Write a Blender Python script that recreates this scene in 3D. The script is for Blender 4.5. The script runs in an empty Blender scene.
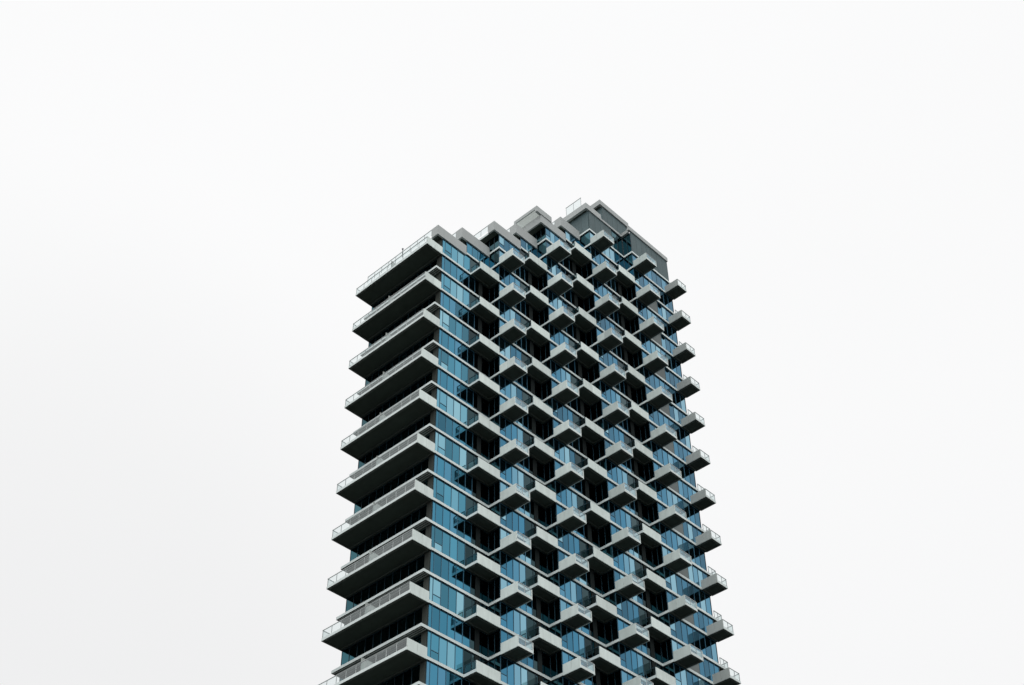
import bpy, bmesh, math, random
from mathutils import Matrix, Vector

random.seed(7)
S = bpy.context.scene
COL = S.collection

# ------------------------------------------------------------------ camera
GZ = 120.5                      # height of the reference balcony level above the ground
H = 3.05                        # storey height
F_PX, PITCH, ROLL, YAW = 1346.24, 43.013, -0.712, 43.015
cam = bpy.data.cameras.new('camera')
cam.sensor_width = 36.0
cam.lens = F_PX / 1024 * 36.0
cam.clip_end = 20000
cam_o = bpy.data.objects.new('camera', cam)
COL.objects.link(cam_o)
_y, _p, _r = math.radians(YAW), math.radians(PITCH), math.radians(ROLL)
Fh = Vector((math.cos(_y), math.sin(_y), 0)); Rh = Vector((math.sin(_y), -math.cos(_y), 0)); Uz = Vector((0, 0, 1))
fw = Fh * math.cos(_p) + Uz * math.sin(_p)
up = -Fh * math.sin(_p) + Uz * math.cos(_p)
R2 = Rh * math.cos(_r) + up * math.sin(_r)
U2 = -Rh * math.sin(_r) + up * math.cos(_r)
CAM = Vector((-75.937, -82.167, GZ - 118.882))
m = Matrix((R2, U2, -fw)).transposed().to_4x4(); m.translation = CAM
cam_o.matrix_world = m
S.camera = cam_o

def project(p):
    d = Vector(p) - CAM
    z = d.dot(fw)
    return 512 + F_PX * d.dot(R2) / z, 342.5 - F_PX * d.dot(U2) / z, z

# ------------------------------------------------------------------ world: overcast sky
SUN_EL, SUN_AZ = 70, 222        # degrees; azimuth is the compass-like direction the light comes from in the xy plane
W = bpy.data.worlds.new('World'); S.world = W; W.use_nodes = True
nt = W.node_tree; nt.nodes.clear()
out = nt.nodes.new('ShaderNodeOutputWorld'); bg = nt.nodes.new('ShaderNodeBackground')
sky = nt.nodes.new('ShaderNodeTexSky'); sky.sky_type = 'NISHITA'; sky.sun_disc = False
sky.sun_elevation = math.radians(SUN_EL); sky.sun_rotation = math.radians(90 - SUN_AZ)
tc = nt.nodes.new('ShaderNodeTexCoord'); sep = nt.nodes.new('ShaderNodeSeparateXYZ')
nt.links.new(tc.outputs['Generated'], sep.inputs[0])
ramp = nt.nodes.new('ShaderNodeValToRGB')
cr = ramp.color_ramp
cr.elements[0].position = 0.0; cr.elements[0].color = (0.535, 0.535, 0.54, 1)
cr.elements[1].position = 1.0; cr.elements[1].color = (1.0, 1.0, 1.0, 1)
e = cr.elements.new(0.30); e.color = (0.57, 0.57, 0.572, 1)
e = cr.elements.new(0.62); e.color = (0.602, 0.602, 0.602, 1)
e = cr.elements.new(0.93); e.color = (0.612, 0.612, 0.612, 1)
nt.links.new(sep.outputs['Z'], ramp.inputs[0])
noise = nt.nodes.new('ShaderNodeTexNoise'); noise.inputs['Scale'].default_value = 2.2; noise.inputs['Detail'].default_value = 3
nt.links.new(tc.outputs['Generated'], noise.inputs['Vector'])
nm = nt.nodes.new('ShaderNodeMapRange'); nm.inputs['To Min'].default_value = 16.0; nm.inputs['To Max'].default_value = 16.6
nt.links.new(noise.outputs['Fac'], nm.inputs['Value'])
# brightness added to the unseen sunward sky, to lift the pale panels
dot = nt.nodes.new('ShaderNodeVectorMath'); dot.operation = 'DOT_PRODUCT'
nt.links.new(tc.outputs['Generated'], dot.inputs[0]); dot.inputs[1].default_value = (math.cos(math.radians(SUN_AZ)), math.sin(math.radians(SUN_AZ)), 0.0)
glow = nt.nodes.new('ShaderNodeMapRange'); glow.interpolation_type = 'SMOOTHSTEP'
glow.inputs['From Min'].default_value = 0.0; glow.inputs['From Max'].default_value = 0.9; glow.inputs['To Min'].default_value = 1.0; glow.inputs['To Max'].default_value = 2.3
nt.links.new(dot.outputs['Value'], glow.inputs['Value'])
dk = nt.nodes.new('ShaderNodeVectorMath'); dk.operation = 'DOT_PRODUCT'
nt.links.new(tc.outputs['Generated'], dk.inputs[0]); dk.inputs[1].default_value = (0.362, 0.814, 0.454)
dkm = nt.nodes.new('ShaderNodeMapRange'); dkm.interpolation_type = 'SMOOTHSTEP'
dkm.inputs['From Min'].default_value = 0.93; dkm.inputs['From Max'].default_value = 1.004; dkm.inputs['To Min'].default_value = 1.0; dkm.inputs['To Max'].default_value = 0.925
nt.links.new(dk.outputs['Value'], dkm.inputs['Value'])
dkx = nt.nodes.new('ShaderNodeMath'); dkx.operation = 'MULTIPLY'
nt.links.new(nm.outputs[0], dkx.inputs[0]); nt.links.new(dkm.outputs[0], dkx.inputs[1])
gm_ = nt.nodes.new('ShaderNodeMath'); gm_.operation = 'MULTIPLY'
nt.links.new(dkx.outputs[0], gm_.inputs[0]); nt.links.new(glow.outputs[0], gm_.inputs[1])
mul = nt.nodes.new('ShaderNodeVectorMath'); mul.operation = 'SCALE'
nt.links.new(ramp.outputs['Color'], mul.inputs[0]); nt.links.new(gm_.outputs[0], mul.inputs['Scale'])
mix = nt.nodes.new('ShaderNodeMix'); mix.data_type = 'RGBA'; mix.inputs[0].default_value = 0.97
nt.links.new(sky.outputs[0], mix.inputs[6]); nt.links.new(mul.outputs[0], mix.inputs[7])
nt.links.new(mix.outputs[2], bg.inputs['Color']); bg.inputs['Strength'].default_value = 0.1
nt.links.new(bg.outputs[0], out.inputs['Surface'])

sun = bpy.data.lights.new('sun', 'SUN'); sun.energy = 1.5; sun.angle = math.radians(20); sun.color = (1.0, 0.98, 0.95)
sun_o = bpy.data.objects.new('sun', sun); COL.objects.link(sun_o)
sd = Vector((math.cos(math.radians(SUN_AZ)) * math.cos(math.radians(SUN_EL)), math.sin(math.radians(SUN_AZ)) * math.cos(math.radians(SUN_EL)), math.sin(math.radians(SUN_EL))))
sun_o.rotation_euler = sd.to_track_quat('Z', 'Y').to_euler()

vs = S.view_settings
vs.view_transform = 'Standard'; vs.look = 'None'; vs.exposure = 0.0; vs.gamma = 1.0; vs.use_curve_mapping = False

# ------------------------------------------------------------------ materials
def mat(name):
    mt = bpy.data.materials.new(name); mt.use_nodes = True
    return mt, mt.node_tree, mt.node_tree.nodes['Principled BSDF']

def weathered(name, base, rough=0.55, spread=0.10, scale=0.6, streak=True, metallic=0.0):
    mt, t, b = mat(name)
    co = t.nodes.new('ShaderNodeTexCoord')
    oi = t.nodes.new('ShaderNodeObjectInfo')
    geo = t.nodes.new('ShaderNodeNewGeometry')
    mp = t.nodes.new('ShaderNodeMapping'); mp.inputs['Scale'].default_value = (scale * 3, scale * 3, scale * (0.5 if streak else 3))
    t.links.new(geo.outputs['Position'], mp.inputs['Vector'])
    n = t.nodes.new('ShaderNodeTexNoise'); n.inputs['Scale'].default_value = 1.0; n.inputs['Detail'].default_value = 5; n.inputs['Roughness'].default_value = 0.65
    t.links.new(mp.outputs[0], n.inputs['Vector'])
    isl = t.nodes.new('ShaderNodeMath'); isl.operation = 'ADD'
    t.links.new(oi.outputs['Random'], isl.inputs[0]); t.links.new(geo.outputs['Random Per Island'], isl.inputs[1])
    fr = t.nodes.new('ShaderNodeMath'); fr.operation = 'FRACT'; t.links.new(isl.outputs[0], fr.inputs[0])
    av = t.nodes.new('ShaderNodeMath'); av.operation = 'MULTIPLY_ADD'; av.inputs[1].default_value = 0.45
    t.links.new(fr.outputs[0], av.inputs[0]); t.links.new(n.outputs['Fac'], av.inputs[2])
    mr = t.nodes.new('ShaderNodeMapRange'); mr.inputs['From Min'].default_value = 0.25; mr.inputs['From Max'].default_value = 1.2
    mr.inputs['To Min'].default_value = 1 - spread; mr.inputs['To Max'].default_value = 1 + spread * 0.6
    t.links.new(av.outputs[0], mr.inputs['Value'])
    sc = t.nodes.new('ShaderNodeVectorMath'); sc.operation = 'SCALE'; sc.inputs[0].default_value = base
    t.links.new(mr.outputs[0], sc.inputs['Scale'])
    t.links.new(sc.outputs[0], b.inputs['Base Color'])
    b.inputs['Roughness'].default_value = rough; b.inputs['Specular IOR Level'].default_value = 0.1 if rough > 0.8 else 0.4; b.inputs['Metallic'].default_value = metallic
    return mt

M = {}
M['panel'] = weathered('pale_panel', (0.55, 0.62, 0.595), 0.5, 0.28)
M['panel_mid'] = weathered('greyer_panel', (0.43, 0.49, 0.47), 0.5, 0.28)  # greyer version of the panel, used on the two right-hand bays
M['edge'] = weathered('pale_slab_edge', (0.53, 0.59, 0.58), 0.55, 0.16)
M['parapet'] = weathered('grey_parapet', (0.31, 0.332, 0.328), 0.6, 0.14)
M['grey_panel'] = weathered('grey_panel', (0.30, 0.325, 0.31), 0.5, 0.22)
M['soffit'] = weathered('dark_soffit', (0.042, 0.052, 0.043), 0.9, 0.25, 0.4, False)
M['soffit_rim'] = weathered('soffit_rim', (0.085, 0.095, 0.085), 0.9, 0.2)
M['concrete'] = weathered('raw_concrete', (0.045, 0.051, 0.046), 0.85, 0.25, 0.3)
M['dark_pier'] = weathered('dark_pier', (0.016, 0.021, 0.021), 0.9, 0.25, 0.3)
M['wall_panel'] = weathered('grey_wall_panel', (0.09, 0.11, 0.108), 0.5, 0.2, 0.3)
M['screen'] = weathered('louvre_screen', (0.052, 0.086, 0.092), 0.6, 0.2, 0.5)
M['metal'] = weathered('rail_metal', (0.32, 0.34, 0.34), 0.4, 0.1)
M['dark_metal'] = weathered('dark_mullion', (0.015, 0.036, 0.05), 0.4, 0.2)
M['mullion'] = weathered('blue_grey_mullion', (0.035, 0.10, 0.145), 0.4, 0.2)
M['core'] = weathered('dark_core', (0.03, 0.035, 0.035), 0.9, 0.2)
M['slat'] = weathered('soffit_slat', (0.24, 0.25, 0.24), 0.6, 0.1)
M['roofing'] = weathered('roofing', (0.3, 0.3, 0.29), 0.9, 0.2)

def glass_mat(name, dark, light, share):
    """coated facade glass: tinted mirror; some panes have pale blinds behind"""
    mt, t, b = mat(name)
    oi = t.nodes.new('ShaderNodeObjectInfo'); geo = t.nodes.new('ShaderNodeNewGeometry')
    a = t.nodes.new('ShaderNodeMath'); a.operation = 'MULTIPLY_ADD'; a.inputs[1].default_value = 7.31
    t.links.new(oi.outputs['Random'], a.inputs[0]); t.links.new(geo.outputs['Random Per Island'], a.inputs[2])
    fr = t.nodes.new('ShaderNodeMath'); fr.operation = 'FRACT'; t.links.new(a.outputs[0], fr.inputs[0])
    rp = t.nodes.new('ShaderNodeValToRGB'); c = rp.color_ramp; c.interpolation = 'LINEAR'
    c.elements[0].position = 0.0; c.elements[0].color = (*[x * 0.6 for x in dark], 1)
    c.elements[1].position = 1.0; c.elements[1].color = (*light, 1)
    q = c.elements.new(1 - share); q.color = (*[x * 1.2 for x in dark], 1)
    t.links.new(fr.outputs[0], rp.inputs[0])
    t.links.new(rp.outputs[0], b.inputs['Base Color'])
    b.inputs['Metallic'].default_value = 1.0; b.inputs['Roughness'].default_value = 0.035
    n = t.nodes.new('ShaderNodeTexNoise'); n.inputs['Scale'].default_value = 0.55; n.inputs['Detail'].default_value = 1
    t.links.new(geo.outputs['Position'], n.inputs['Vector'])
    bp = t.nodes.new('ShaderNodeBump'); bp.inputs['Strength'].default_value = 0.10; bp.inputs['Distance'].default_value = 0.15
    t.links.new(n.outputs['Fac'], bp.inputs['Height']); t.links.new(bp.outputs[0], b.inputs['Normal'])
    return mt
M['glass'] = glass_mat('blue_glass', (0.045, 0.185, 0.295), (0.26, 0.48, 0.58), 0.42)
M['glass_plain'] = glass_mat('plain_blue_glass', (0.048, 0.20, 0.30), (0.09, 0.26, 0.39), 0.3)
M['glass_blind'] = glass_mat('blue_glass_with_blinds', (0.07, 0.25, 0.35), (0.27, 0.51, 0.60), 0.55)
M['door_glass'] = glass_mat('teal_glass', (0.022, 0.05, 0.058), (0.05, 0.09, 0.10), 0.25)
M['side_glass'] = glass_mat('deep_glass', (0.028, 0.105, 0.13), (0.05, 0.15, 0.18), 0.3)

def rail_glass(name='railing_glass', refl=0.10, frost=0.05, tint=(0.88, 0.93, 0.93), shine=(0.85, 0.92, 0.92)):
    mt, t, b = mat(name)
    t.nodes.remove(b)
    o = t.nodes['Material Output']
    tr = t.nodes.new('ShaderNodeBsdfTransparent'); tr.inputs[0].default_value = (*tint, 1)
    gl = t.nodes.new('ShaderNodeBsdfGlossy'); gl.inputs['Color'].default_value = (*shine, 1); gl.inputs['Roughness'].default_value = 0.03
    geo = t.nodes.new('ShaderNodeNewGeometry')
    d = t.nodes.new('ShaderNodeVectorMath'); d.operation = 'DOT_PRODUCT'
    t.links.new(geo.outputs['Incoming'], d.inputs[0]); t.links.new(geo.outputs['Normal'], d.inputs[1])
    ab = t.nodes.new('ShaderNodeMath'); ab.operation = 'ABSOLUTE'; t.links.new(d.outputs['Value'], ab.inputs[0])
    om = t.nodes.new('ShaderNodeMath'); om.operation = 'SUBTRACT'; om.inputs[0].default_value = 1.0; t.links.new(ab.outputs[0], om.inputs[1])
    pw = t.nodes.new('ShaderNodeMath'); pw.operation = 'POWER'; pw.inputs[1].default_value = 4.0; t.links.new(om.outputs[0], pw.inputs[0])
    fr = t.nodes.new('ShaderNodeMath'); fr.operation = 'MULTIPLY_ADD'; fr.inputs[1].default_value = 0.85; fr.inputs[2].default_value = refl
    t.links.new(pw.outputs[0], fr.inputs[0])
    df = t.nodes.new('ShaderNodeBsdfDiffuse'); df.inputs[0].default_value = (0.62, 0.66, 0.65, 1)
    m0 = t.nodes.new('ShaderNodeMixShader'); m0.inputs[0].default_value = frost
    t.links.new(tr.outputs[0], m0.inputs[1]); t.links.new(df.outputs[0], m0.inputs[2])
    mx = t.nodes.new('ShaderNodeMixShader')
    t.links.new(fr.outputs[0], mx.inputs[0]); t.links.new(m0.outputs[0], mx.inputs[1]); t.links.new(gl.outputs[0], mx.inputs[2])
    t.links.new(mx.outputs[0], o.inputs['Surface'])
    return mt
M['frosted_glass'] = rail_glass('frosted_railing_glass', 0.09, 0.07)
M['rail_glass'] = rail_glass()
M['sky_glass'] = rail_glass('reflective_railing_glass', 0.26, 0.04, (0.8, 0.88, 0.9), (0.55, 0.74, 0.82))
M['slot_glass'] = rail_glass('slot_glass', 0.08, 0.5, (0.6, 0.63, 0.6))
M['tinted_glass'] = rail_glass('tinted_railing_glass', 0.05, 0.0, (0.5, 0.62, 0.62))

# ------------------------------------------------------------------ mesh helpers
class MB:
    """collects boxes and polygons, each with a material key, into one mesh"""
    def __init__(s): s.v = []; s.f = []; s.m = []; s.keys = []
    def k(s, key):
        if key not in s.keys: s.keys.append(key)
        return s.keys.index(key)
    def quad(s, pts, key):
        i = len(s.v); s.v += pts; s.f.append(tuple(range(i, i + len(pts)))); s.m.append(s.k(key))
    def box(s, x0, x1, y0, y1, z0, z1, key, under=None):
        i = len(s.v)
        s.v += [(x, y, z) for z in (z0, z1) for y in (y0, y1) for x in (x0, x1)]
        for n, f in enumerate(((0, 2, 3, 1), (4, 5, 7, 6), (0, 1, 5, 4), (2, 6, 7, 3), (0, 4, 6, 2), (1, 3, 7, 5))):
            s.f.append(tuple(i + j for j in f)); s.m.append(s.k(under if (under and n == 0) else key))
    def prism(s, poly, z0, z1, key, under=None):
        i = len(s.v); n = len(poly)
        s.v += [(x, y, z0) for x, y in poly] + [(x, y, z1) for x, y in poly]
        s.f.append(tuple(i + j for j in reversed(range(n)))); s.m.append(s.k(under or key))
        s.f.append(tuple(i + n + j for j in range(n))); s.m.append(s.k(key))
        for j in range(n):
            q = (j + 1) % n
            s.f.append((i + j, i + q, i + n + q, i + n + j)); s.m.append(s.k(key))
    def mesh(s, name):
        me = bpy.data.meshes.new(name); me.from_pydata(s.v, [], s.f)
        for key in s.keys: me.materials.append(M[key])
        for p, mi in zip(me.polygons, s.m): p.material_index = mi
        me.update(); return me

def link(name, me, parent, loc=(0, 0, 0)):
    o = bpy.data.objects.new(name, me); COL.objects.link(o); o.parent = parent; o.location = loc
    return o

# ------------------------------------------------------------------ ground
gmt, gt, gb = mat('city_ground')
gn = gt.nodes.new('ShaderNodeTexNoise'); gn.inputs['Scale'].default_value = 40
gr = gt.nodes.new('ShaderNodeValToRGB'); gr.color_ramp.elements[0].color = (0.035, 0.036, 0.036, 1); gr.color_ramp.elements[1].color = (0.07, 0.07, 0.068, 1)
gt.links.new(gn.outputs['Fac'], gr.inputs[0]); gt.links.new(gr.outputs[0], gb.inputs['Base Color']); gb.inputs['Roughness'].default_value = 1.0; gb.inputs['Specular IOR Level'].default_value = 0.05
M['ground'] = gmt
b = MB(); b.quad([(-6000, -6000, 0), (6000, -6000, 0), (6000, 6000, 0), (-6000, 6000, 0)], 'ground')
g = bpy.data.objects.new('ground', b.mesh('ground')); COL.objects.link(g); g['kind'] = 'structure'; g['label'] = 'dark asphalt ground below the tower'; g['category'] = 'ground'

XR = 38.38                                       # right hand end of the plant floor
# ------------------------------------------------------------------ tower plan
X = [0.0, 8.139, 15.422, 22.52, 29.85]          # outer corner of each bay
Y = [0.0, -1.698, -3.303, -5.119, -6.587]
XE = 38.72                                       # right hand end wall
LL = 12.915                                      # depth of a bay
W1, W2, WL, WO, D2 = 3.294, 2.316, 2.52, 0.9, 2.22
XB, WB, DB = 36.8, 2.277, 2.04                 # balcony at the right end
P = 1.19                                         # panel height above the slab underside
T = 0.32                                         # slab thickness
REC = 0.12                                       # glass set back from the slab edge
XM = 4.1                                         # where the upper roof part of a bay starts
NB = 5
def xr(k): return X[k + 1] if k < 4 else XE
def zl(n):                                       # underside of the slab at level n
    return GZ + n * H + (0.108 if n % 2 else 0)
N_LOW = [1, 3, 5, 6, 6]; N_HI = [2, 4, 6, 6, 6]
NMIN = -22                                       # lowest level built in detail

tower = bpy.data.objects.new('apartment_tower', None); COL.objects.link(tower)
tower.location = (0, 0, 0)
tower['label'] = 'tall apartment tower of blue glass with staggered pale balconies under a white sky'
tower['category'] = 'building'

# core walls ---------------------------------------------------------
b = MB()
zb = zl(NMIN)
for k in range(NB):
    x0, x1 = X[k] + 0.3, xr(k) + (0.3 if k < 4 else -0.3)
    top_lo, top_hi = zl(N_LOW[k]) - 0.07 * N_LOW[k] + 0.1, zl(N_HI[k]) - 0.07 * N_HI[k] + 0.1
    if k < 3:
        b.box(x0, X[k] + XM + 0.3, Y[k] + 0.3, Y[k] + LL - 0.3, zb, top_lo, 'core')
        b.box(X[k] + XM + 0.3, x1, Y[k] + 0.3, Y[k] + LL - 0.3, zb, top_hi, 'core')
    else:
        b.box(x0, x1, Y[k] + 0.3, Y[k] + LL - 0.3, zb, top_hi, 'core')
link('wall', b.mesh('wall'), tower)

# floors below the picture ------------------------------------------
b = MB()
def stair(first, xoff=0.0):
    """outline of a floor, anticlockwise, from bay `first` to the right end"""
    pts = []
    xs = X[first] + xoff
    pts.append((xs, Y[first]))
    for k in range(first, NB):
        pts.append((xr(k), Y[k]))
        if k < 4: pts.append((X[k + 1], Y[k + 1]))
    for k in range(NB - 1, first - 1, -1):
        pts.append((xr(k), Y[k] + LL)); pts.append(((X[k] if k > first else xs), Y[k] + LL))
    return pts
def inset_stair(d):
    pts = [(d, d)]
    for k in range(NB):
        pts.append((xr(k) + (d if k < 4 else -d), Y[k] + d))
        if k < 4: pts.append((X[k + 1] + d, Y[k + 1] + d))
    for k in range(NB - 1, -1, -1):
        pts.append((xr(k) + (d if k < 4 else -d), Y[k] + LL - d)); pts.append((X[k] + d, Y[k] + LL - d))
    return pts
b.prism(inset_stair(0.14), 0.0, zb - 0.01, 'glass')
z = zb - H
while z > 2:
    b.prism(stair(0), z, z + T, 'edge', 'soffit'); z -= H
lo = link('lower_storey', b.mesh('lower_storey'), tower); lo['kind'] = 'stuff'

# floor slabs --------------------------------------------------------
FIRST = {2: (1, 0), 3: (1, XM), 4: (2, 0), 5: (2, XM), 6: (3, 0), 1: (0, XM)}
for n in range(6, NMIN - 1, -1):
    first, off = FIRST.get(n, (0, 0))
    z = zl(n)
    b = MB()
    if n <= 0:
        if n % 2:                                # odd floors oversail the left wall a little
            p = stair(0); p[0] = (-WO, 0.0); p[-1] = (-WO, LL)
            b.prism(p, z, z + T, 'edge', 'soffit')
            for q in range(3):                   # pale slats under the oversail
                xa = -WO + 0.14 + q * 0.27
                b.box(xa, xa + 0.10, 0.12, LL - 0.1, z - 0.05, z - 0.003, 'slat')
        else:
            b.prism(stair(0), z, z + T, 'edge', 'soffit')
    else:
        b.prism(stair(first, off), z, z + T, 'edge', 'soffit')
    link('floor_slab', b.mesh('floor_slab'), tower)

# railings -----------------------------------------------------------
def rail(path, z0, z1, post_gap, key='rail_glass', fk='metal'):
    """glass panes between slim posts along an axis-aligned path, with a top rail"""
    gm, fm = MB(), MB()
    for (xa, ya), (xb, yb) in zip(path[:-1], path[1:]):
        L = math.hypot(xb - xa, yb - ya); n = max(1, round(L / post_gap))
        along_x = abs(xb - xa) > abs(yb - ya)
        lo_, hi_ = (min(xa, xb), max(xa, xb)) if along_x else (min(ya, yb), max(ya, yb))
        c = ya if along_x else xa
        for i in range(n):
            a, e_ = lo_ + (hi_ - lo_) * i / n + 0.03, lo_ + (hi_ - lo_) * (i + 1) / n - 0.03
            if along_x: gm.quad([(a, c, z0 + 0.06), (e_, c, z0 + 0.06), (e_, c, z1 - 0.03), (a, c, z1 - 0.03)], key)
            else: gm.quad([(c, a, z0 + 0.06), (c, e_, z0 + 0.06), (c, e_, z1 - 0.03), (c, a, z1 - 0.03)], key)
        for i in range(n + 1):
            a = lo_ + (hi_ - lo_) * i / n
            a = min(max(a, lo_ + 0.03), hi_ - 0.03)
            if along_x: fm.box(a - 0.025, a + 0.025, c - 0.025, c + 0.025, z0, z1 - 0.025, fk)
            else: fm.box(c - 0.025, c + 0.025, a - 0.025, a + 0.025, z0, z1 - 0.025, fk)
        if along_x: fm.box(lo_ + 0.031, hi_ - 0.031, c - 0.035, c + 0.035, z1 - 0.022, z1 + 0.04, fk)
        else: fm.box(c - 0.035, c + 0.035, lo_ - 0.03, hi_ + 0.03, z1 - 0.022, z1 + 0.04, fk)
    return gm, fm

RT = 1.22                                        # top of a railing above the slab underside

def slab_with_rim(x0, x1, y0, y1, rim=0.14):
    b = MB()
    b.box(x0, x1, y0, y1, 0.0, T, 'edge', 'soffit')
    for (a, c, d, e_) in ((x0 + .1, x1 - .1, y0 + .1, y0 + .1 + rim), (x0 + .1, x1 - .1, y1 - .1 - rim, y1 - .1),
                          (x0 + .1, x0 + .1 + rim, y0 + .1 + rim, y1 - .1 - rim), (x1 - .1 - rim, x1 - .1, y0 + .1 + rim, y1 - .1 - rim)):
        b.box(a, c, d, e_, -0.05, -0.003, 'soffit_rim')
    return b.mesh('balcony_slab')

def panel_mesh(x0, x1, y0, y1, key='panel', joints=2, z1=P):
    """solid balustrade panel: a few sheets with narrow open joints"""
    b = MB(); along_x = (x1 - x0) > (y1 - y0)
    L = (x1 - x0) if along_x else (y1 - y0)
    for i in range(joints):
        a, e_ = L * i / joints + (0.012 if i else 0), L * (i + 1) / joints - (0.012 if i < joints - 1 else 0)
        if along_x: b.box(x0 + a, x0 + e_, y0, y1, -0.03, z1, key)
        else: b.box(x0, x1, y0 + a, y0 + e_, -0.03, z1, key)
    return b.mesh('parapet_panel')

class Kind:
    """a balcony type: slab mesh plus sub-part meshes"""
    def __init__(s, name, slab, subs): s.name, s.slab, s.subs = name, slab, subs
    def place(s, loc):
        o = link(s.name, s.slab, tower, loc)
        for nm_, me in s.subs:
            link(nm_, me, o)
        return o

def make_kind(name, slab, panels, path, gap, extra=(), key='rail_glass', fk='metal'):
    gm, fm = rail(path, T, RT, gap, key, fk)
    return Kind(name, slab, panels + [('glass_railing', gm.mesh('glass_railing')), ('railing_frame', fm.mesh('railing_frame'))] + list(extra))

e1 = 0.004
# long balcony: along the left wall
scr = MB(); scr.box(-WL + 0.12, -0.15, 6.55, 6.61, T + 0.003, 1.8, 'grey_panel')
long_kind = make_kind('long_balcony', slab_with_rim(-WL, -e1, 0.09, LL), [('parapet_panel', panel_mesh(-WL, -e1, 0.0, 0.086))],
                      [(-e1 - .05, LL - .05), (-WL + .05, LL - .05), (-WL + .05, .12)], 1.4, [('privacy_screen', scr.mesh('privacy_screen'))], 'frosted_glass')
# balcony in the recess before a corner: solid in front, glazed on its left side  (origin = bay corner)
def recessed(k):
    st = Y[k - 1] - Y[k]
    return make_kind('recessed_balcony', slab_with_rim(-W1, -e1, 0.09, st - e1), [('parapet_panel', panel_mesh(-W1, -e1, 0.0, 0.086))],
                     [(-W1 + .05, st - .06), (-W1 + .05, .12)], 3.0, (), 'tinted_glass', 'dark_metal')
# balcony thrown forward from a corner: solid at its sides, glazed in front
def projecting(name, d, w, key, right_solid=True):
    pans = [('parapet_panel', panel_mesh(0.0, 0.086, -w, -e1, key))]
    if right_solid: pans.append(('parapet_panel', panel_mesh(d - 0.086, d, -w + .003, -e1, key)))
    path = [(0.10, -w + .05), (d - (.09 if right_solid else .05), -w + .05)]
    if not right_solid: path.append((d - .05, -.06))
    return make_kind(name, slab_with_rim(0.09, d - (0.09 if right_solid else 0), -w, -e1), pans, path, 1.1, (), 'sky_glass' if right_solid else 'rail_glass')
corner_kind = projecting('projecting_balcony', D2, W2, 'panel')
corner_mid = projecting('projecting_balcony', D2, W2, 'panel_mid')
end_kind = projecting('end_balcony', DB, WB, 'grey_panel', False)
# balcony on the right hand end wall
side_kind = make_kind('side_balcony', slab_with_rim(e1, 1.62, 0.0, LL - 3), [], [(.06, .05), (1.57, .05), (1.57, LL - 3.05)], 1.0)

evens = range(0, NMIN, -2)
for n in evens: long_kind.place((0, 0, zl(n)))
REC_TOP = {1: 0, 2: 2, 3: 4, 4: 4}
for k in range(1, NB):
    kd = recessed(k)
    for n in range(REC_TOP[k], NMIN, -2): kd.place((X[k], Y[k], zl(n)))
PRO_TOP = {1: 1, 2: 3, 3: 5, 4: 5}
for k in range(1, NB):
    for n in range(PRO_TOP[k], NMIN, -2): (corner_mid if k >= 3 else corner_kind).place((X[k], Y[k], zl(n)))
for n in range(5, NMIN, -2): end_kind.place((XB, Y[4], zl(n)))
for n in range(4, NMIN, -2): side_kind.place((XE, Y[4], zl(n)))

# glazing -------------------------------------------------------------
def glazing(width, height, panes, axis, transoms=(), key='glass'):
    """panes set in slim mullions. axis 'x': along +x facing -y; axis 'y': along +y facing -x. Origin at lower left front."""
    g_, f_ = MB(), MB()
    fk = 'mullion' if key.startswith('glass') else 'dark_metal'
    tot = sum(panes); ed = [0.0]
    for p in panes: ed.append(ed[-1] + p / tot * width)
    def put(mb, a, c, d0, d1, z0, z1, key_):
        if axis == 'x': mb.box(a, c, d0, d1, z0, z1, key_)
        else: mb.box(d0, d1, a, c, z0, z1, key_)
    def pane(a, c, z0, z1):
        if axis == 'x': g_.quad([(a, 0.04, z0), (c, 0.04, z0), (c, 0.04, z1), (a, 0.04, z1)], key)
        else: g_.quad([(0.04, c, z0), (0.04, a, z0), (0.04, a, z1), (0.04, c, z1)], key)
    mw = 0.024
    for i in range(len(panes)):
        a, c = ed[i] + mw, ed[i + 1] - mw
        if i in transoms:
            zt = 0.95
            pane(a, c, 0.05, zt - .03); pane(a, c, zt + .03, height - .06)
            put(f_, a, c, 0.0, 0.06, zt - .029, zt + .029, fk)
        else:
            pane(a, c, 0.05, height - .06)
        put(f_, a, c, 0.0, 0.06, 0.0, 0.049, fk); put(f_, a, c, 0.0, 0.06, height - .059, height, fk)
    for i, x in enumerate(ed):
        a, c = max(0, x - mw), min(width, x + mw)
        put(f_, a, c, 0.0, 0.07, 0.0, height, fk)
    return g_, f_

HG = H - T - 0.006
def split(w, t=1.08): return [1.0] * max(1, round(w / t))

jobs = {}            # part name -> list of (screen size key, glass MB key, frame, location)
cache = {}
def add_glazing(name, loc, width, height, panes, axis, transoms=(), key='glass'):
    sig = (name, round(width, 3), round(height, 3), tuple(round(p, 2) for p in panes), axis, tuple(transoms), key)
    if sig not in cache:
        g_, f_ = glazing(width, height, panes, axis, transoms, key)
        cache[sig] = (g_, f_, g_.mesh(name), f_.mesh(name + '_frame'))
    u, v, d = project(loc)
    ok = -10 < u < 1034 and -10 < v < 695
    jobs.setdefault(name, []).append(((0 if ok else 1), d, sig, loc))

def top_level(k, part):          # highest slab above which a storey exists + 1
    return N_LOW[k] if part == 'lo' else N_HI[k]

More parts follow.
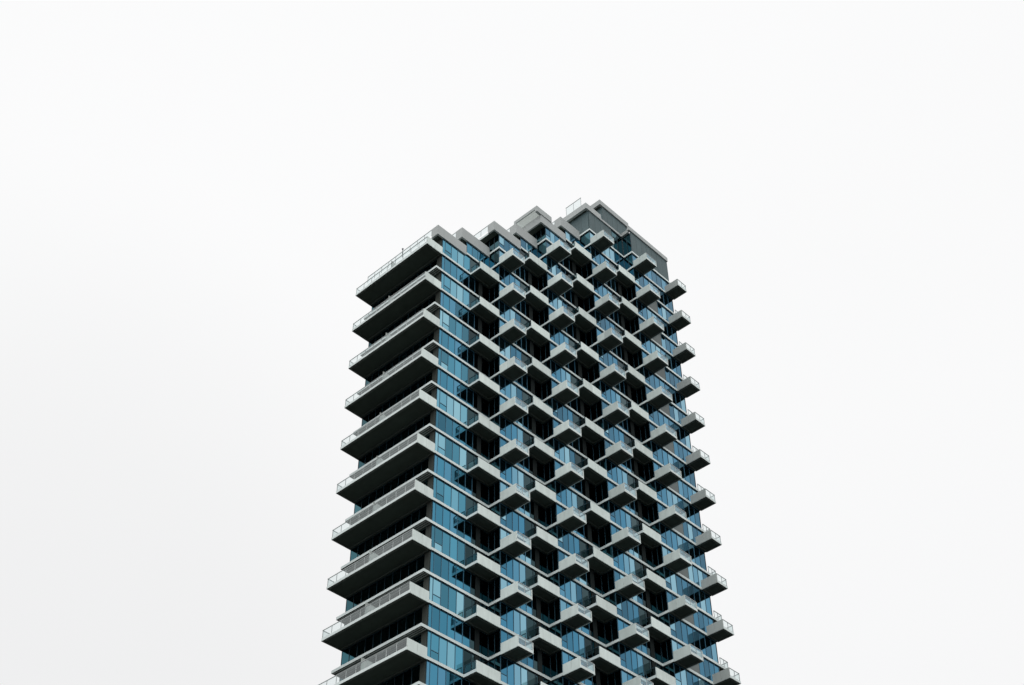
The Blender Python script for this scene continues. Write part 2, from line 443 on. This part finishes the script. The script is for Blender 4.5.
for k in range(NB):
    x0, x1, y = X[k] + REC, xr(k) + (REC if k < 4 else -REC), Y[k] + REC
    for n in range(N_HI[k] - 1, NMIN - 1, -1):
        z = zl(n) + T + 0.003
        hh = zl(n + 1) - zl(n) - T - 0.006
        odd = bool(n % 2)
        xs = x0
        lowroof = k < 3 and n >= N_LOW[k]
        if lowroof: xs = X[k] + XM + 0.1
        xe = x1
        # doors behind the recessed balcony on even floors
        if k < 4:
            xd = X[k + 1] - W1
            if not odd and n <= REC_TOP[k + 1]:
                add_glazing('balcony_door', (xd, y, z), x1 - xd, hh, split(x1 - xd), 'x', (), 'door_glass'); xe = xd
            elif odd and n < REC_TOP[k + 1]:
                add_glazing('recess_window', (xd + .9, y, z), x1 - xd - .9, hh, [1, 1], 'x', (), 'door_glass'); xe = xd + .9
        if odd and k > 0 and n <= PRO_TOP[k] and not lowroof:
            dw = D2 - REC
            add_glazing('terrace_door', (xs, y, z), dw, hh, [1, 1], 'x', (), 'glass'); xs = xs + dw
        if k == 4 and odd and n < 5:
            wp = MB(); wp.box(xs + .01, 34.72, y + .03, y + .12, z, z + hh, 'wall_panel')
            link('wall_panel', wp.mesh('wall_panel'), tower); xs = 34.73
        w = xe - xs
        if k == 0 and not lowroof:
            np_ = [0.42] + [1.0] * round((w - .45) / 1.08)
            tr = (1,) if not odd else ()
        else:
            np_ = split(w, 1.05); tr = (0,) if not odd else ()
        add_glazing('window', (xs, y, z), w, hh, np_, 'x', tr, ('glass_blind' if not odd else 'glass_plain') if k == 0 else 'glass')
        # left return of the bay
        if k > 0 and not lowroof:
            st = (Y[k - 1] - Y[k])
            exposed = n >= N_LOW[k - 1] if k - 1 < 3 else False
            full = (k - 1 < 3 and n >= N_HI[k - 1])
            wl_ = (6.0 if full else st)
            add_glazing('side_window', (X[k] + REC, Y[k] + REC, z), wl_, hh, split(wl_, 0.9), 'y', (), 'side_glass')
        if lowroof:
            add_glazing('side_window', (X[k] + XM + .1, Y[k] + REC, z), 5.0, hh, split(5.0, 1.0), 'y', (), 'side_glass')
    # end
for n in range(0, NMIN - 1, -1):
    z = zl(n) + T + 0.003; hh = zl(n + 1) - zl(n) - T - 0.006
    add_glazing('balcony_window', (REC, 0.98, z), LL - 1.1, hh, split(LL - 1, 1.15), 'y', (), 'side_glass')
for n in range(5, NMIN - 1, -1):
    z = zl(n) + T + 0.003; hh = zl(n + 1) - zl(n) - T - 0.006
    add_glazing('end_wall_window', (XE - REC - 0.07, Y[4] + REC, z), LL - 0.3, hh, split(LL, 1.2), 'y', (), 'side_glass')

for name, lst in jobs.items():
    lst.sort(key=lambda t: (t[0], t[1]))
    rest_g, rest_f = MB(), MB()
    for i, (ok, d, sig, loc) in enumerate(lst):
        g_, f_, gm, fm = cache[sig]
        if i < (99 if len(lst) > 100 else 100):
            o = link(name, gm, tower, loc)
            link('window_frame' if 'window' in name else 'door_frame', fm, o)
        else:
            for src in (g_, f_):
                off = len(rest_g.v)
                rest_g.v += [(a + loc[0], c + loc[1], e_ + loc[2]) for a, c, e_ in src.v]
                rest_g.f += [tuple(j + off for j in f) for f in src.f]
                rest_g.m += [rest_g.k(src.keys[mi]) for mi in src.m]
    if rest_g.f:
        o = link(name, rest_g.mesh(name), tower); o['kind'] = 'stuff'

# columns -------------------------------------------------------------
b = MB(); b.box(0.03, 0.6, 0.27, 0.95, zb, zl(1) - 0.03, 'concrete')
# wrapped corner post between front glass and left wall, split by the slabs it passes through
link('column', b.mesh('column'), tower)
for k in range(4):
    b = MB()
    xp = X[k + 1] - 1.75
    b.box(xp, xp + 0.62, Y[k] + 0.10, Y[k] + 0.5, zb, zl(REC_TOP[k + 1]) - 0.005, 'dark_pier')
    link('column', b.mesh('column'), tower)

# roofs ---------------------------------------------------------------
def parapet(name, x0, x1, y0, z0, z1, side, key='parapet', th=0.22):
    """front band and its short return on the left"""
    b = MB()
    b.box(x0, x1, y0 - 0.015, y0 + th, z0, z1, key)
    b.box(x0, x0 + th, y0 + th + .001, y0 + side, z0, z1, key)
    return link(name, b.mesh(name), tower)

def roof_rail(path, z):
    gm, fm = rail(path, z, z + 1.1, 1.3)
    o = link('roof_railing', fm.mesh('roof_railing'), tower)
    link('glass_railing', gm.mesh('glass_railing'), o)

for k in range(3):
    zlo, zhi = zl(N_LOW[k]) - 0.07 * N_LOW[k], zl(N_HI[k]) - 0.07 * N_HI[k]
    yb = Y[k] + LL
    # low roof deck oversails the left side
    b = MB(); b.box(X[k] - WO + .225, X[k] + XM - .05, Y[k] + .23, yb, zlo - .02, zlo + T, 'edge', 'soffit')
    link('roof_deck', b.mesh('roof_deck'), tower)
    if k < 2:
        parapet('parapet', X[k] - WO, X[k] + XM - .05, Y[k], zlo - .15, zlo + 1.45, 1.08)
    else:
        # taller double parapet: lower band, glazed slot, upper beam
        parapet('parapet', X[k] - WO, X[k] + XM - .05, Y[k], zlo - .1, zlo + 1.35, 4.0)
        b = MB()
        xa = X[k] - 1.75
        b.box(xa, X[k] + 1.2, Y[k] - .10, Y[k] + .12, zlo + 1.36, zlo + 2.4, 'parapet')
        b.box(xa, xa + .14, Y[k] + .121, Y[k] + 4.1, zlo + 1.85, zlo + 2.4, 'parapet')
        b.box(xa, X[k] - WO - .01, Y[k] + .121, Y[k] + .26, zlo + 1.37, zlo + 1.84, 'parapet')
        link('parapet', b.mesh('parapet'), tower)
        b = MB(); b.quad([(xa + .15, Y[k] + .27, zlo + 1.95), (X[k] + .9, Y[k] + .27, zlo + 1.95), (X[k] + .9, Y[k] + 4.1, zlo + 1.95), (xa + .15, Y[k] + 4.1, zlo + 1.95)], 'slot_glass')
        link('glass_screen', b.mesh('glass_screen'), tower)
    roof_rail([(X[k] - WO + .05, Y[k] + (1.12 if k < 2 else 4.3)), (X[k] - WO + .05, yb - .05)], zlo + T)
    # upper roof part
    x2 = X[k] + XM
    b = MB(); b.box(x2 - WO + .225, X[k + 1] + .1, Y[k] + .23, yb, zhi - .3, zhi + T - .1, 'edge', 'soffit')
    link('roof_deck', b.mesh('roof_deck'), tower)
    parapet('parapet', x2 - WO, X[k + 1] - .004, Y[k], zhi - .36, zhi + 1.38, 1.06)
    roof_rail([(x2 - WO + .05, Y[k] + 1.1), (x2 - WO + .05, yb - .05)], zhi + T - .1)

b = MB(); pz = zl(1) + T  # slim dark post with a small cap, standing at the roof railing
b.box(-WO + .02, -WO + .08, 6.4, 6.46, pz, pz + 1.45, 'dark_metal'); b.box(-WO - .04, -WO + .14, 6.34, 6.52, pz + 1.451, pz + 1.58, 'dark_metal')
link('rail_post', b.mesh('rail_post'), tower)
# plant floor screens on the two highest bays -------------------------
zs = zl(6) + T
zt = GZ + 22.5
def louvre_wall(axis, a0, a1, c, z0, z1, pitch=0.55, key='screen'):
    """standing seam screen: upright sheets with shallow steps. axis x faces -y, axis y faces -x"""
    b = MB()
    n = max(2, int((a1 - a0) / pitch))
    for i in range(n):
        a, e_ = a0 + (a1 - a0) * i / n, a0 + (a1 - a0) * (i + 1) / n - 0.014
        dp = 0.012 if i % 2 else 0.0
        if axis == 'x': b.box(a, e_, c + dp, c + .12, z0, z1, key)
        else: b.box(c + dp, c + .12, a, e_, z0, z1, key)
    return link('plant_screen', b.mesh('plant_screen'), tower)
louvre_wall('x', X[3] + .25, 27.6, Y[3] + .12, zs + .003, zt)
g_, f_ = glazing(X[4] + .1 - 27.62, zt - zs - .01, [1, 1], 'x', (), 'side_glass')
o = link('plant_window', g_.mesh('plant_window'), tower, (27.62, Y[3] + REC, zs + .004)); link('window_frame', f_.mesh('window_frame'), o)
louvre_wall('y', Y[3] + .25, Y[3] + 9, X[3] + .12, zs + .003, zt)
louvre_wall('x', X[4] + .25, XR - .13, Y[4] + .12, zs + .003, zt + .4)
b = MB(); b.box(XR - .12, XR - .02, Y[4] + .13, Y[4] + 11, zs + .003, zt + .4, 'screen'); link('plant_screen', b.mesh('plant_screen'), tower)
b = MB(); b.box(X[3] + .3, XR - .3, Y[3] + .3, Y[3] + 8, zt - .4, zt - .1, 'roofing'); link('roof_deck', b.mesh('roof_deck'), tower)
# dark glass on the left return of the last bay
add_ = Y[3] - Y[4]
g_, f_ = glazing(add_ - .05, zt - zs - .01, [1, 1], 'y', (), 'side_glass')
o = link('side_window', g_.mesh('side_window'), tower, (X[4] + REC, Y[4] + REC, zs + .004)); link('window_frame', f_.mesh('window_frame'), o)
# low roof edge of the bay before the last
XP = 25.3
b = MB()
b.box(X[3] - .45, XP, Y[3] - .015, Y[3] + .3, zt + .002, zt + 1.08, 'parapet')
b.box(X[3] - .45, X[3] - .1, Y[3] + .301, Y[3] + 8, zt + .002, zt + 1.08, 'parapet')
b.box(X[3] - .099, XP, Y[3] + .301, Y[3] + 8, zt + .01, zt + .3, 'roofing', 'soffit')
link('parapet', b.mesh('parapet'), tower)
# slab edge that runs on under the upper screen and round the left side of the last bay
b = MB()
b.box(XP + .002, X[4] - .001, Y[3] - .01, Y[3] + .3, zt + .002, zt + .38, 'parapet')
b.box(X[4] - .12, X[4] + .2, Y[4] + .301, Y[3] - .012, zt + .1, zt + .7, 'parapet')
link('coping', b.mesh('coping'), tower)
# upper screen
zu = GZ + 25.95
louvre_wall('x', XP + .6, X[4] + 1.6, Y[3] + .14, zt + .382, zu)
louvre_wall('y', Y[3] + .27, Y[3] + 6, XP + .6, zt + .382, zu)
b = MB(); b.box(X[4] + 1.61, X[4] + 1.7, Y[3] + .27, Y[3] + 6, zt + .382, zu, 'screen'); link('plant_screen', b.mesh('plant_screen'), tower)
b = MB()
b.box(XP, X[4] + 1.8, Y[3] - .015, Y[3] + .3, zu + .002, zu + .95, 'parapet')
b.box(XP, XP + .3, Y[3] + .301, Y[3] + 6, zu + .002, zu + .95, 'parapet')
b.box(XP + .301, X[4] + 1.8, Y[3] + .301, Y[3] + 6, zu + .012, zu + .3, 'roofing', 'soffit')
link('roof_beam', b.mesh('roof_beam'), tower)
# parapet of the last bay
b = MB()
b.box(X[4] - .2, XR + .05, Y[4] - .015, Y[4] + .3, zt + .402, zt + 1.18, 'parapet')
b.box(XR - .25, XR + .05, Y[4] + .301, Y[4] + 8, zt + .402, zt + 1.18, 'parapet')
link('parapet', b.mesh('parapet'), tower)
# slim railing on the lower plant roof
gm, fm = rail([(22.2, -4.2), (22.2, -1.4)], zt + .3, zt + 2.9, 1.3)
o = link('roof_railing', fm.mesh('roof_railing'), tower); link('glass_railing', gm.mesh('glass_railing'), o)

S.render.engine = 'CYCLES'
S.cycles.max_bounces = 8
S.cycles.transparent_max_bounces = 12
S.render.resolution_x, S.render.resolution_y = 1024, 685
